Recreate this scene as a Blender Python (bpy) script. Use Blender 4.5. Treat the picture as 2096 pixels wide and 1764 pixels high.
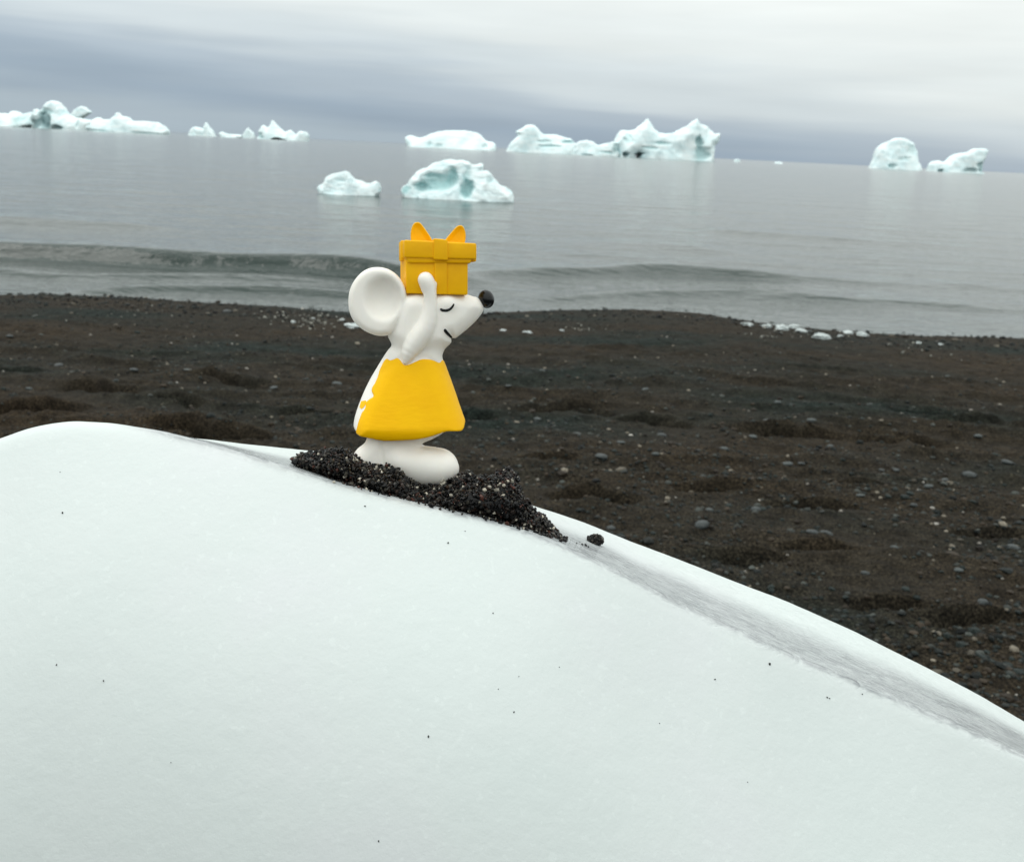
import bpy, math, random
import numpy as np
from mathutils import Vector, Matrix
from mathutils.bvhtree import BVHTree

random.seed(7)
RNG = np.random.default_rng(7)
for o in list(bpy.data.objects):
    bpy.data.objects.remove(o)
scene = bpy.context.scene
COL = scene.collection

# ------------------------------------------------------------------ camera
# positions are read off a 2096 x 1764 copy of the photograph ("px")
F, CX, CY = 2247.0, 1048.0, 882.0
PITCH, ROLL = math.radians(14.41), math.radians(2.78)
CAM = np.array([0.0, 0.0, 1.30])                    # metres above the sea
_r0 = np.array([1.0, 0, 0]); _u0 = np.array([0, math.sin(PITCH), math.cos(PITCH)])
FWD = np.array([0, math.cos(PITCH), -math.sin(PITCH)])
RIGHT = _r0 * math.cos(ROLL) + _u0 * math.sin(ROLL)
UP = _u0 * math.cos(ROLL) - _r0 * math.sin(ROLL)
cam_data = bpy.data.cameras.new('camera')
cam_data.sensor_width = 36.0
cam_data.lens = 36.0 * F / 2096.0
cam_data.clip_start = 0.01
cam_data.clip_end = 60000.0
cam_data.dof.use_dof = True
cam_data.dof.focus_distance = 0.295
cam_data.dof.aperture_fstop = 54.0
cam_ob = bpy.data.objects.new('camera', cam_data)
COL.objects.link(cam_ob)
cam_ob.matrix_world = Matrix([[RIGHT[i], UP[i], -FWD[i], CAM[i]] for i in range(3)] + [[0, 0, 0, 1]])
scene.camera = cam_ob

# ------------------------------------------------------------------ sky, sun, exposure
SUN_EL, SUN_AZ = math.radians(60), math.radians(292)
world = bpy.data.worlds.new('World'); scene.world = world; world.use_nodes = True
nt = world.node_tree; nt.nodes.clear()
def N(tree, t, **kw):
    n = tree.nodes.new(t)
    for k, v in kw.items(): setattr(n, k, v)
    return n
def math_node(tree, op, a, b=None, clamp=False):
    n = N(tree, 'ShaderNodeMath', operation=op); n.use_clamp = clamp
    for i, v in enumerate((a, b)):
        if v is None: continue
        if isinstance(v, (int, float)): n.inputs[i].default_value = v
        else: tree.links.new(v, n.inputs[i])
    return n.outputs[0]
def ramp(tree, fac, stops, interp='LINEAR'):
    n = N(tree, 'ShaderNodeValToRGB'); cr = n.color_ramp; cr.interpolation = interp
    while len(cr.elements) < len(stops): cr.elements.new(0.5)
    for e, (p, c) in zip(cr.elements, stops):
        e.position = p; e.color = (*c, 1)
    tree.links.new(fac, n.inputs[0]); return n.outputs[0]
def build_world():
    L = nt.links
    out = N(nt, 'ShaderNodeOutputWorld')
    sky = N(nt, 'ShaderNodeTexSky', sky_type='NISHITA'); sky.sun_disc = False
    sky.sun_elevation = SUN_EL; sky.sun_rotation = SUN_AZ
    b1 = N(nt, 'ShaderNodeBackground'); b1.inputs[1].default_value = 0.08
    L.new(sky.outputs[0], b1.inputs[0])
    tc = N(nt, 'ShaderNodeTexCoord'); sep = N(nt, 'ShaderNodeSeparateXYZ')
    L.new(tc.outputs['Generated'], sep.inputs[0])
    x, y, z = sep.outputs
    def noise(sx, sz, detail, off):
        m = N(nt, 'ShaderNodeMapping'); m.inputs['Scale'].default_value = (sx, sx, sz)
        m.inputs['Location'].default_value = off
        L.new(tc.outputs['Generated'], m.inputs[0])
        n = N(nt, 'ShaderNodeTexNoise'); n.inputs['Scale'].default_value = 1.0
        n.inputs['Detail'].default_value = detail; n.inputs['Roughness'].default_value = 0.5
        L.new(m.outputs[0], n.inputs['Vector']); return n.outputs[0]
    n1 = noise(2.2, 26, 3, (3.1, 1.7, 0.4)); n2 = noise(5.0, 75, 4, (8.3, 0.2, 5.1))
    h = math_node(nt, 'ADD', z, math_node(nt, 'MULTIPLY', math_node(nt, 'SUBTRACT', n1, 0.5), 0.055))
    h = math_node(nt, 'ADD', h, math_node(nt, 'MULTIPLY', math_node(nt, 'SUBTRACT', n2, 0.5), 0.022))
    xc = math_node(nt, 'MINIMUM', math_node(nt, 'MAXIMUM', x, -0.45), 0.45)
    h = math_node(nt, 'ADD', h, math_node(nt, 'MULTIPLY', xc, 0.085))
    f = math_node(nt, 'ADD', math_node(nt, 'MULTIPLY', h, 4.0), 0.2, clamp=True)
    col = ramp(nt, f, [(0.0, (.38, .465, .52)), (0.16, (.385, .465, .525)), (0.25, (.315, .395, .475)), (0.36, (.41, .485, .55)),
                       (0.47, (.59, .655, .68)), (0.60, (.71, .76, .755)), (0.82, (.78, .82, .80))], 'EASE')
    n3 = noise(6.0, 60, 5, (1.3, 6.1, 2.2))                                  # thin streaks in the cloud layer
    streak = math_node(nt, 'ADD', 0.90, math_node(nt, 'MULTIPLY', n3, 0.20))
    zz = math_node(nt, 'MAXIMUM', z, 0.0)
    gain = math_node(nt, 'ADD', 1.0, math_node(nt, 'MULTIPLY', zz, 0.95))     # overcast sky: brighter to the zenith
    gain = math_node(nt, 'MULTIPLY', gain, streak)
    b2 = N(nt, 'ShaderNodeBackground'); L.new(col, b2.inputs[0]); L.new(gain, b2.inputs[1])
    mix = N(nt, 'ShaderNodeMixShader'); mix.inputs[0].default_value = 0.95
    L.new(b1.outputs[0], mix.inputs[1]); L.new(b2.outputs[0], mix.inputs[2])
    L.new(mix.outputs[0], out.inputs[0])
build_world()
sun_data = bpy.data.lights.new('sun', 'SUN'); sun_data.energy = 0.85; sun_data.angle = math.radians(35)
sun_data.color = (1.0, 0.97, 0.93)
sun_ob = bpy.data.objects.new('sun', sun_data); COL.objects.link(sun_ob)
sd = Vector((math.sin(SUN_AZ) * math.cos(SUN_EL), math.cos(SUN_AZ) * math.cos(SUN_EL), math.sin(SUN_EL)))
sun_ob.rotation_euler = sd.to_track_quat('Z', 'Y').to_euler()
vs = scene.view_settings
vs.view_transform = 'Standard'; vs.look = 'None'; vs.exposure = 0.1; vs.gamma = 1.0; vs.use_curve_mapping = False
scene.render.engine = 'CYCLES'
scene.render.resolution_x = 1024; scene.render.resolution_y = 861

# ------------------------------------------------------------------ helpers
def ray(px, py):
    px = np.asarray(px, float); py = np.asarray(py, float)
    return FWD + RIGHT * ((px - CX) / F)[..., None] + UP * ((CY - py) / F)[..., None]
def unproj(px, py, depth):
    return CAM + ray(px, py) * np.asarray(depth, float)[..., None]
def on_level(px, py, z=0.0):
    d = ray(px, py); return CAM + d * ((z - CAM[2]) / d[..., 2])[..., None]

_P = RNG.permutation(256); _P = np.concatenate([_P, _P, _P])
_G = RNG.normal(size=(256, 3)); _G /= np.linalg.norm(_G, axis=1)[:, None]
def perlin(x, y, z):
    x, y, z = np.broadcast_arrays(np.asarray(x, float), np.asarray(y, float), np.asarray(z, float))
    xi, yi, zi = np.floor(x), np.floor(y), np.floor(z)
    fx, fy, fz = x - xi, y - yi, z - zi
    xi = xi.astype(int) & 255; yi = yi.astype(int) & 255; zi = zi.astype(int) & 255
    sm = lambda t: t * t * t * (t * (t * 6 - 15) + 10)
    u, v, w = sm(fx), sm(fy), sm(fz)
    r = 0
    for a in (0, 1):
        for b in (0, 1):
            for c in (0, 1):
                g = _G[_P[_P[_P[xi + a] + yi + b] + zi + c]]
                d = g[..., 0] * (fx - a) + g[..., 1] * (fy - b) + g[..., 2] * (fz - c)
                r = r + d * (u if a else 1 - u) * (v if b else 1 - v) * (w if c else 1 - w)
    return r
def fbm(x, y, z, octv=4, gain=0.5):
    r, a = 0, 1.0
    for i in range(octv):
        r = r + a * perlin(x * 2 ** i + 17.3 * i, y * 2 ** i + 9.1 * i, z * 2 ** i + 4.7 * i); a *= gain
    return r
def sstep(a, b, x):
    t = np.clip((x - a) / (b - a), 0, 1); return t * t * (3 - 2 * t)

def mesh_from(name, verts, faces, smooth=True, attrs=None, uv=None):
    me = bpy.data.meshes.new(name)
    verts = np.asarray(verts, np.float32).reshape(-1, 3); faces = np.asarray(faces, np.int32)
    k = faces.shape[1]
    me.vertices.add(len(verts)); me.vertices.foreach_set('co', verts.ravel())
    me.loops.add(faces.size); me.loops.foreach_set('vertex_index', faces.ravel())
    me.polygons.add(len(faces))
    me.polygons.foreach_set('loop_start', np.arange(len(faces), dtype=np.int32) * k)
    me.polygons.foreach_set('use_smooth', np.full(len(faces), smooth))
    me.update(calc_edges=True)
    for an, val in (attrs or {}).items():
        val = np.asarray(val, np.float32)
        if val.ndim == 2:
            c = np.ones((len(verts), 4), np.float32); c[:, :3] = val
            at = me.attributes.new(an, 'FLOAT_COLOR', 'POINT'); at.data.foreach_set('color', c.ravel())
        else:
            at = me.attributes.new(an, 'FLOAT', 'POINT'); at.data.foreach_set('value', val)
    if uv is not None:
        l = me.uv_layers.new(name='uv'); l.data.foreach_set('uv', np.asarray(uv, np.float32)[faces.ravel()].ravel())
    return me
def link(name, me, mat=None, parent=None, loc=None):
    o = bpy.data.objects.new(name, me); COL.objects.link(o)
    if mat is not None and me is not None and not me.materials: me.materials.append(mat)
    if parent is not None: o.parent = parent
    if loc is not None: o.location = loc
    return o
def tag(o, label=None, cat=None, group=None, kind=None):
    if label: o['label'] = label
    if cat: o['category'] = cat
    if group: o['group'] = group
    if kind: o['kind'] = kind
    return o
def grid_faces(nr, nc, wrap=False):
    i, j = np.meshgrid(np.arange(nr - 1), np.arange(nc if wrap else nc - 1), indexing='ij')
    j2 = (j + 1) % nc
    return np.stack([i * nc + j, i * nc + j2, (i + 1) * nc + j2, (i + 1) * nc + j], -1).reshape(-1, 4)

def chaikin(p, it=2):
    p = np.asarray(p, float)
    for _ in range(it):
        q = np.roll(p, -1, 0)
        p = np.stack([p * .75 + q * .25, p * .25 + q * .75], 1).reshape(-1, 2)
    return p
def poly_sdf(poly, X, Y):
    poly = np.asarray(poly, float); sh = X.shape; x = X.ravel(); y = Y.ravel()
    d = np.full(x.shape, 1e18); inside = np.zeros(x.shape, bool)
    for (ax, ay), (bx, by) in zip(poly, np.roll(poly, -1, 0)):
        ex, ey = bx - ax, by - ay; wx, wy = x - ax, y - ay
        t = np.clip((wx * ex + wy * ey) / (ex * ex + ey * ey + 1e-12), 0, 1)
        d = np.minimum(d, (wx - ex * t) ** 2 + (wy - ey * t) ** 2)
        if by != ay:
            inside ^= ((ay > y) != (by > y)) & (x < ex * (y - ay) / (by - ay) + ax)
    d = np.sqrt(d); return np.where(inside, -d, d).reshape(sh)
def rounded_extrude(d2, w, W, r):
    r = np.minimum(r, W * 0.98)
    q1 = d2 + r; q2 = np.abs(w) - W + r
    return np.sqrt(np.maximum(q1, 0) ** 2 + np.maximum(q2, 0) ** 2) + np.minimum(np.maximum(q1, q2), 0) - r
def smin(a, b, k):
    h = np.clip(0.5 + 0.5 * (b - a) / k, 0, 1); return b * (1 - h) + a * h - k * h * (1 - h)
def smax(a, b, k): return -smin(-a, -b, k)
def round_cone(X, Y, Z, a, b, ra, rb):
    a = np.array(a, float); b = np.array(b, float); e = b - a
    t = np.clip(((X - a[0]) * e[0] + (Y - a[1]) * e[1] + (Z - a[2]) * e[2]) / (e @ e), 0, 1)
    return np.sqrt((X - a[0] - e[0] * t) ** 2 + (Y - a[1] - e[1] * t) ** 2 + (Z - a[2] - e[2] * t) ** 2) - (ra + (rb - ra) * t)
def ellipsoid(X, Y, Z, c, r):
    k = np.sqrt(((X - c[0]) / r[0]) ** 2 + ((Y - c[1]) / r[1]) ** 2 + ((Z - c[2]) / r[2]) ** 2)
    return (k - 1) * min(r)
def surface_nets(Fv, axes):
    """quad mesh of the zero level of Fv sampled on the axes"""
    s = Fv < 0
    nx, ny, nz = Fv.shape
    cnt = np.zeros((nx - 1, ny - 1, nz - 1)); acc = np.zeros((nx - 1, ny - 1, nz - 1, 3))
    corners = [(a, b, c) for a in (0, 1) for b in (0, 1) for c in (0, 1)]
    sl = lambda o: tuple(slice(o[i], Fv.shape[i] - 1 + o[i]) for i in range(3))
    for a in corners:
        for ax in range(3):
            if a[ax]: continue
            b = tuple(v + (1 if i == ax else 0) for i, v in enumerate(a))
            fa, fb = Fv[sl(a)], Fv[sl(b)]
            m = (fa < 0) != (fb < 0)
            t = np.where(m, fa / np.where(m, fa - fb, 1), 0)
            cnt += m
            for k in range(3):
                acc[..., k] += m * (a[k] + (t if k == ax else 0))
    act = cnt > 0
    idx = -np.ones(act.shape, int); idx[act] = np.arange(act.sum())
    I = np.argwhere(act); off = acc[act] / cnt[act][:, None]
    g = I + off
    verts = np.stack([np.interp(g[:, k], np.arange(len(axes[k])), axes[k]) for k in range(3)], 1)
    faces = []
    for ax in range(3):
        u, v = [(1, 2), (2, 0), (0, 1)][ax]
        lo = [slice(1, -1)] * 3; hi = [slice(1, -1)] * 3
        lo[ax] = slice(0, Fv.shape[ax] - 1); hi[ax] = slice(1, Fv.shape[ax])
        A, B = s[tuple(lo)], s[tuple(hi)]
        for flip, m in ((False, A & ~B), (True, ~A & B)):
            P = np.argwhere(m)
            if not len(P): continue
            P[:, u] += 1; P[:, v] += 1
            def cell(du, dv):
                q = P.copy(); q[:, u] += du; q[:, v] += dv; return idx[q[:, 0], q[:, 1], q[:, 2]]
            f = np.stack([cell(-1, -1), cell(0, -1), cell(0, 0), cell(-1, 0)], 1)
            faces.append(f[:, ::-1] if flip else f)
    f = np.concatenate(faces); f = f[(f >= 0).all(1)]
    return verts, f
def relax(v, f, it=2, k=0.5):
    e = np.concatenate([f[:, [i, (i + 1) % f.shape[1]]] for i in range(f.shape[1])]); e = np.concatenate([e, e[:, ::-1]])
    n = np.bincount(e[:, 0], minlength=len(v))[:, None]
    for _ in range(it):
        s = np.stack([np.bincount(e[:, 0], v[e[:, 1], i], len(v)) for i in range(3)], 1)
        v = v * (1 - k) + k * s / np.maximum(n, 1)
    return v

# icosphere with 20 or 80 triangles for stones and grains
_t = (1 + 5 ** .5) / 2
ICO_V = np.array([(-1, _t, 0), (1, _t, 0), (-1, -_t, 0), (1, -_t, 0), (0, -1, _t), (0, 1, _t), (0, -1, -_t), (0, 1, -_t),
                  (_t, 0, -1), (_t, 0, 1), (-_t, 0, -1), (-_t, 0, 1)], float); ICO_V /= np.linalg.norm(ICO_V[0])
ICO_F = np.array([(0, 11, 5), (0, 5, 1), (0, 1, 7), (0, 7, 10), (0, 10, 11), (1, 5, 9), (5, 11, 4), (11, 10, 2), (10, 7, 6), (7, 1, 8),
                  (3, 9, 4), (3, 4, 2), (3, 2, 6), (3, 6, 8), (3, 8, 9), (4, 9, 5), (2, 4, 11), (6, 2, 10), (8, 6, 7), (9, 8, 1)])
def subdiv(V, Fc):
    mid = {}; V = [tuple(v) for v in V]; out = []
    def m(a, b):
        k = (min(a, b), max(a, b))
        if k not in mid:
            p = (np.array(V[a]) + np.array(V[b])); p /= np.linalg.norm(p); mid[k] = len(V); V.append(tuple(p))
        return mid[k]
    for a, b, c in Fc:
        ab, bc, ca = m(a, b), m(b, c), m(c, a); out += [(a, ab, ca), (b, bc, ab), (c, ca, bc), (ab, bc, ca)]
    return np.array(V), np.array(out)
ICO2_V, ICO2_F = subdiv(ICO_V, ICO_F)
ICO3_V, ICO3_F = subdiv(ICO2_V, ICO2_F)
def rand_rot(n):
    q = RNG.normal(size=(n, 4)); q /= np.linalg.norm(q, axis=1)[:, None]; w, x, y, z = q.T
    return np.stack([np.stack([1 - 2 * (y * y + z * z), 2 * (x * y - z * w), 2 * (x * z + y * w)], -1),
                     np.stack([2 * (x * y + z * w), 1 - 2 * (x * x + z * z), 2 * (y * z - x * w)], -1),
                     np.stack([2 * (x * z - y * w), 2 * (y * z + x * w), 1 - 2 * (x * x + y * y)], -1)], 1)
def bits_mesh(name, pos, size, colr, squash=(1, 1, 1), jitter=0.25, tilt=True):
    """many small stones in one mesh, each with its own colour"""
    n = len(pos)
    V = ICO_V[None] * (1 + RNG.uniform(-jitter, jitter, (n, 12, 1)))
    V = V * (np.array(squash)[None, None] * RNG.uniform(.75, 1.3, (n, 1, 3)))
    if tilt: V = np.einsum('nij,nkj->nki', rand_rot(n), V)
    else:
        a = RNG.uniform(0, 6.283, n); c, s = np.cos(a)[:, None], np.sin(a)[:, None]
        V = np.stack([V[..., 0] * c - V[..., 1] * s, V[..., 0] * s + V[..., 1] * c, V[..., 2]], -1)
    V = V * size[:, None, None] + pos[:, None]
    Fc = (ICO_F[None] + 12 * np.arange(n)[:, None, None]).reshape(-1, 3)
    return mesh_from(name, V.reshape(-1, 3), Fc, False, {'tone': np.repeat(colr, 12, 0)})

# ------------------------------------------------------------------ materials
def new_mat(name):
    m = bpy.data.materials.new(name); m.use_nodes = True; t = m.node_tree
    b = t.nodes['Principled BSDF']; return m, t, b
def tex_noise(t, vec, scale, detail=4, rough=0.55, dist=0.0):
    n = N(t, 'ShaderNodeTexNoise'); n.inputs['Scale'].default_value = scale
    n.inputs['Detail'].default_value = detail; n.inputs['Roughness'].default_value = rough; n.inputs['Distortion'].default_value = dist
    if vec is not None: t.links.new(vec, n.inputs['Vector'])
    return n.outputs[0]
def bump(t, height, strength, dist, normal=None):
    n = N(t, 'ShaderNodeBump'); n.inputs['Strength'].default_value = strength; n.inputs['Distance'].default_value = dist
    t.links.new(height, n.inputs['Height'])
    if normal is not None: t.links.new(normal, n.inputs['Normal'])
    return n.outputs[0]
def mapping(t, vec, scale, loc=(0, 0, 0), rot=(0, 0, 0)):
    m = N(t, 'ShaderNodeMapping'); m.inputs['Scale'].default_value = scale
    m.inputs['Location'].default_value = loc; m.inputs['Rotation'].default_value = rot
    t.links.new(vec, m.inputs[0]); return m.outputs[0]
def attr(t, name):
    n = N(t, 'ShaderNodeAttribute'); n.attribute_name = name; return n
def mixc(t, fac, a, b):
    n = N(t, 'ShaderNodeMix', data_type='RGBA')
    for sock, v in ((n.inputs[0], fac), (n.inputs[6], a), (n.inputs[7], b)):
        if isinstance(v, (int, float)): sock.default_value = v
        elif isinstance(v, tuple): sock.default_value = (*v, 1)
        else: t.links.new(v, sock)
    return n.outputs[2]

def mat_ice_block():
    m, t, b = new_mat('frosted_ice'); L = t.links
    tc = N(t, 'ShaderNodeTexCoord'); P = tc.outputs['Object']
    clear = attr(t, 'clear').outputs['Fac']  # mask of the glossier band that gets the painted reflection
    big = tex_noise(t, P, 14, 3); mid = tex_noise(t, P, 90, 4); fine = tex_noise(t, P, 700, 3)
    frost = ramp(t, big, [(0.3, (.615, .668, .655)), (0.5, (.635, .678, .668)), (0.7, (.650, .672, .680))])
    frost = mixc(t, math_node(t, 'MULTIPLY', math_node(t, 'GREATER_THAN', tex_noise(t, P, 420, 2), 0.66), 0.12), frost, (.82, .88, .86))
    beach_refl = ramp(t, mid, [(0.3, (.25, .265, .275)), (0.7, (.40, .415, .425))])  # reflection of the dark beach put into the band's grey
    uv = N(t, 'ShaderNodeUVMap'); uv.uv_map = 'uv'
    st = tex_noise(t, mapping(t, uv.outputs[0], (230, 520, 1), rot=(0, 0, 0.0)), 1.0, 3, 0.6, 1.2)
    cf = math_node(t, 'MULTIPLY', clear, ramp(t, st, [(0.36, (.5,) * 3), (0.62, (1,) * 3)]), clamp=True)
    L.new(mixc(t, cf, frost, beach_refl), b.inputs['Base Color'])
    L.new(math_node(t, 'SUBTRACT', 0.55, math_node(t, 'MULTIPLY', clear, 0.46)), b.inputs['Roughness'])
    b.inputs['IOR'].default_value = 1.31
    b.inputs['Subsurface Weight'].default_value = 0.0
    n1 = bump(t, tex_noise(t, P, 520, 5, 0.7), 0.16, 0.0006)
    n1 = bump(t, fine, 0.12, 0.0004, n1)
    sb = N(t, 'ShaderNodeBump'); sb.inputs['Distance'].default_value = 0.0010
    L.new(math_node(t, 'ADD', 0.03, math_node(t, 'MULTIPLY', attr(t, 'streak').outputs['Fac'], 0.75)), sb.inputs['Strength']); L.new(st, sb.inputs['Height']); L.new(n1, sb.inputs['Normal'])
    L.new(sb.outputs[0], b.inputs['Normal'])
    return m
def mat_sand():
    m, t, b = new_mat('dark_beach_sand'); L = t.links
    geo = N(t, 'ShaderNodeNewGeometry'); P = geo.outputs['Position']
    big = tex_noise(t, mapping(t, P, (.5, 1.1, 1)), 1.0, 4); mid = tex_noise(t, P, 14, 5); fine = tex_noise(t, P, 150, 4, .65)
    c = ramp(t, big, [(0.35, (.0205, .0150, .0092)), (0.5, (.0160, .0135, .0095)), (0.65, (.0090, .0130, .0108))])
    c2 = ramp(t, fine, [(0.34, (.12,) * 3), (0.5, (1,) * 3), (0.64, (3.0,) * 3)])
    mul = N(t, 'ShaderNodeMix', data_type='RGBA', blend_type='MULTIPLY'); mul.inputs[0].default_value = 1
    mul.clamp_result = False
    L.new(c, mul.inputs[6]); L.new(c2, mul.inputs[7])
    mul2 = N(t, 'ShaderNodeMix', data_type='RGBA', blend_type='MULTIPLY'); mul2.inputs[0].default_value = 1
    L.new(mul.outputs[2], mul2.inputs[6]); L.new(ramp(t, mid, [(0.3, (.55,) * 3), (0.7, (1.3,) * 3)]), mul2.inputs[7])
    L.new(mul2.outputs[2], b.inputs['Base Color'])
    b.inputs['Roughness'].default_value = 0.85; b.inputs['Specular IOR Level'].default_value = 0.08
    n = bump(t, mid, 0.6, 0.02); n = bump(t, fine, 0.8, 0.004, n); L.new(n, b.inputs['Normal'])
    return m
def mat_sea():
    m, t, b = new_mat('grey_sea_water'); L = t.links
    geo = N(t, 'ShaderNodeNewGeometry'); P = geo.outputs['Position']
    b.inputs['Base Color'].default_value = (.016, .030, .025, 1)
    b.inputs['Roughness'].default_value = 0.11; b.inputs['IOR'].default_value = 1.333
    a = tex_noise(t, mapping(t, P, (.9, 2.4, 1)), 1.0, 3); c = tex_noise(t, mapping(t, P, (5, 11, 1)), 1.0, 3)
    d = tex_noise(t, mapping(t, P, (.05, .16, 1)), 1.0, 3)
    n = bump(t, a, 0.45, 0.08); n = bump(t, c, 0.9, 0.022, n); n = bump(t, d, 0.4, 0.6, n)
    L.new(n, b.inputs['Normal'])
    return m
def mat_berg():
    m, t, b = new_mat('glacier_ice'); L = t.links
    tc = N(t, 'ShaderNodeTexCoord'); P = tc.outputs['Generated']
    nz = tex_noise(t, mapping(t, P, (5, 3, 7)), 1.0, 5, .6)
    blue = attr(t, 'blue').outputs['Fac']; dark = attr(t, 'dark').outputs['Fac']
    c = ramp(t, nz, [(0.3, (.66, .86, .89)), (0.5, (.80, .93, .945)), (0.65, (.88, .965, .965))])
    c = mixc(t, math_node(t, 'MULTIPLY', blue, .85), c, (.36, .68, .68)); c = mixc(t, math_node(t, 'MULTIPLY', dark, .92), c, (.14, .23, .245))
    L.new(c, b.inputs['Base Color']); b.inputs['Roughness'].default_value = 0.45; b.inputs['IOR'].default_value = 1.31
    L.new(bump(t, nz, 0.35, 0.5), b.inputs['Normal'])
    return m
def mat_tone(name, rough, bump_scale=None, spec=0.5):
    m, t, b = new_mat(name); L = t.links
    a = attr(t, 'tone').outputs['Color']
    L.new(a, b.inputs['Base Color']); b.inputs['Roughness'].default_value = rough; b.inputs['Specular IOR Level'].default_value = spec
    return m
def mat_stone(name, c0, c1, rough=0.5):
    m, t, b = new_mat(name); L = t.links
    tc = N(t, 'ShaderNodeTexCoord'); P = tc.outputs['Object']
    nz = tex_noise(t, P, 90, 5, .65)
    L.new(ramp(t, nz, [(0.35, c0), (0.65, c1)]), b.inputs['Base Color']); b.inputs['Roughness'].default_value = rough
    L.new(bump(t, nz, 0.5, 0.004), b.inputs['Normal'])
    return m
def mat_paint(name, c0, c1, rough, bs=0.15, scale=(900, 900, 900), spec=0.5, sss=0.0, coat=0.0):
    m, t, b = new_mat(name); L = t.links
    tc = N(t, 'ShaderNodeTexCoord'); P = tc.outputs['Object']
    nz = tex_noise(t, mapping(t, P, scale), 1.0, 4, .6)
    lg = tex_noise(t, P, 120, 3)
    L.new(ramp(t, lg, [(0.35, c0), (0.65, c1)]), b.inputs['Base Color'])
    b.inputs['Specular IOR Level'].default_value = spec
    L.new(math_node(t, 'ADD', rough - 0.08, math_node(t, 'MULTIPLY', nz, 0.16)), b.inputs['Roughness'])
    if sss:
        b.inputs['Subsurface Weight'].default_value = sss; b.inputs['Subsurface Radius'].default_value = (1, .8, .6); b.inputs['Subsurface Scale'].default_value = 0.0015
    L.new(bump(t, nz, bs, 0.0002), b.inputs['Normal'])
    return m
M_ICE = mat_ice_block(); M_SAND = mat_sand(); M_SEA = mat_sea(); M_BERG = mat_berg()
M_GRAVEL = mat_tone('beach_gravel', 0.6, spec=0.15); M_GRAIN = mat_tone('black_sand_grain', 0.26, spec=0.20)
M_DARKSTONE = mat_stone('dark_grey_stone', (.018, .024, .024), (.045, .055, .055), .45)
M_GLINTSTONE = mat_stone('pale_glint_stone', (.16, .145, .12), (.36, .33, .29), .5)  # pale colour stands in for tiny glints on the beach
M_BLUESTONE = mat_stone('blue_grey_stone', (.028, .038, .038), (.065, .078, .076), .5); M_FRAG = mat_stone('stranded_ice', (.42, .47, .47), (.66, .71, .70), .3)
M_WHITE = mat_paint('white_rubber', (.88, .845, .775), (.92, .885, .82), .42, .14, sss=0.15)
M_DRESS = mat_paint('yellow_paint_dress', (.97, .51, .0005), (1.0, .55, .0005), .40, .30, (350, 350, 1900), spec=.12)
M_BOX = mat_paint('yellow_paint_box', (.84, .42, .001), (.92, .48, .0008), .42, .18, spec=.15)
M_BLACK = mat_paint('black_paint', (.003, .0035, .004), (.006, .007, .007), .24, .12, spec=.35)

# ------------------------------------------------------------------ beach and sea
SH_PX = np.array([(-900, 560), (0, 603), (120, 602), (200, 606), (300, 610), (400, 618), (560, 627), (700, 638), (830, 643), (1000, 641), (1150, 635), (1300, 634),
                  (1420, 640), (1500, 652), (1600, 668), (1750, 681), (1900, 687), (2096, 692), (2900, 722)], float)
_sh = on_level(SH_PX[:, 0], SH_PX[:, 1], 0.0)
def shore_y(x): return np.interp(x, _sh[:, 0], _sh[:, 1])
def base_z(x, y):
    s = shore_y(x) - y
    return np.where(s > 0, 0.30 * (1 - np.exp(-0.065 * np.maximum(s, 0) / 0.30)), np.maximum(0.08 * s, -1.5))
def on_beach(px, py):
    z = np.full(np.shape(px), 0.2)
    for _ in range(12):
        p = on_level(np.asarray(px, float), np.asarray(py, float), z) if np.ndim(px) else on_level(px, py, float(z)); z = base_z(p[..., 0], p[..., 1])
    return p
# hollows in the sand: px centre, half-width px, half-height px, depth m
HOLLOWS = [(45, 846, 75, 11, .075), (205, 804, 60, 8, .05), (365, 824, 45, 7, .05), (470, 788, 62, 8, .05), (400, 880, 60, 10, .07), (470, 892, 60, 9, .07),
           (960, 858, 40, 6, .05), (1145, 838, 55, 7, .05), (1190, 845, 45, 6, .045), (1320, 862, 40, 6, .05), (1380, 868, 30, 4, .03), (1575, 884, 48, 7, .055), (1640, 892, 62, 8, .05),
           (1215, 1037, 60, 7, .05), (1660, 1042, 70, 8, .04), (1900, 850, 40, 4, .03), (1980, 868, 60, 4, .03), (1840, 905, 60, 6, .04), (1120, 950, 50, 4, .03),
           (1530, 1150, 60, 6, .03), (1680, 1135, 60, 6, .035), (1990, 1280, 70, 6, .03), (1820, 1245, 60, 5, .03), (30, 760, 40, 4, .03), (640, 850, 50, 5, .03), (1740, 1000, 70, 6, .03),
           (2030, 1090, 60, 5, .03), (1450, 1010, 50, 5, .03)]
def hollows(x, y):
    z = np.zeros(np.shape(x)); xa, ya = x, y
    for (px, py, hw, hh, dep) in HOLLOWS:
        hw *= 1.25; hh *= .72; dep *= .85
        c = on_beach(px, py); a = on_beach(px + hw, py + hw * 0.0486); b = on_beach(px, py - hh)
        lx = np.hypot(*(a - c)[:2]); ly = max(abs((b - c)[1]), 0.03)
        m = (np.abs(xa - c[0]) < 2.6 * lx) & (np.abs(ya - c[1]) < 4 * ly)
        if not m.any(): continue
        x = xa[m]; y = ya[m]
        X = (x - c[0]) / lx; Y = (y - c[1]) / ly + 0.45 * np.sin(x * 9 + px) + 1.6 * perlin(x * 5, y * 5, px * .37) + .7 * perlin(x * 14, y * 14, px * .37)
        # gentle near side, steep far wall, small raised rim behind
        prof = np.exp(-(np.where(Y > 0, Y * 2.2, Y * 1.25)) ** 4)
        z[m] += -1.5 * dep * prof * np.exp(-X ** 4) + 0.7 * dep * np.exp(-((Y - 0.9) / 0.5) ** 2 - X ** 2)
    return z
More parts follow.
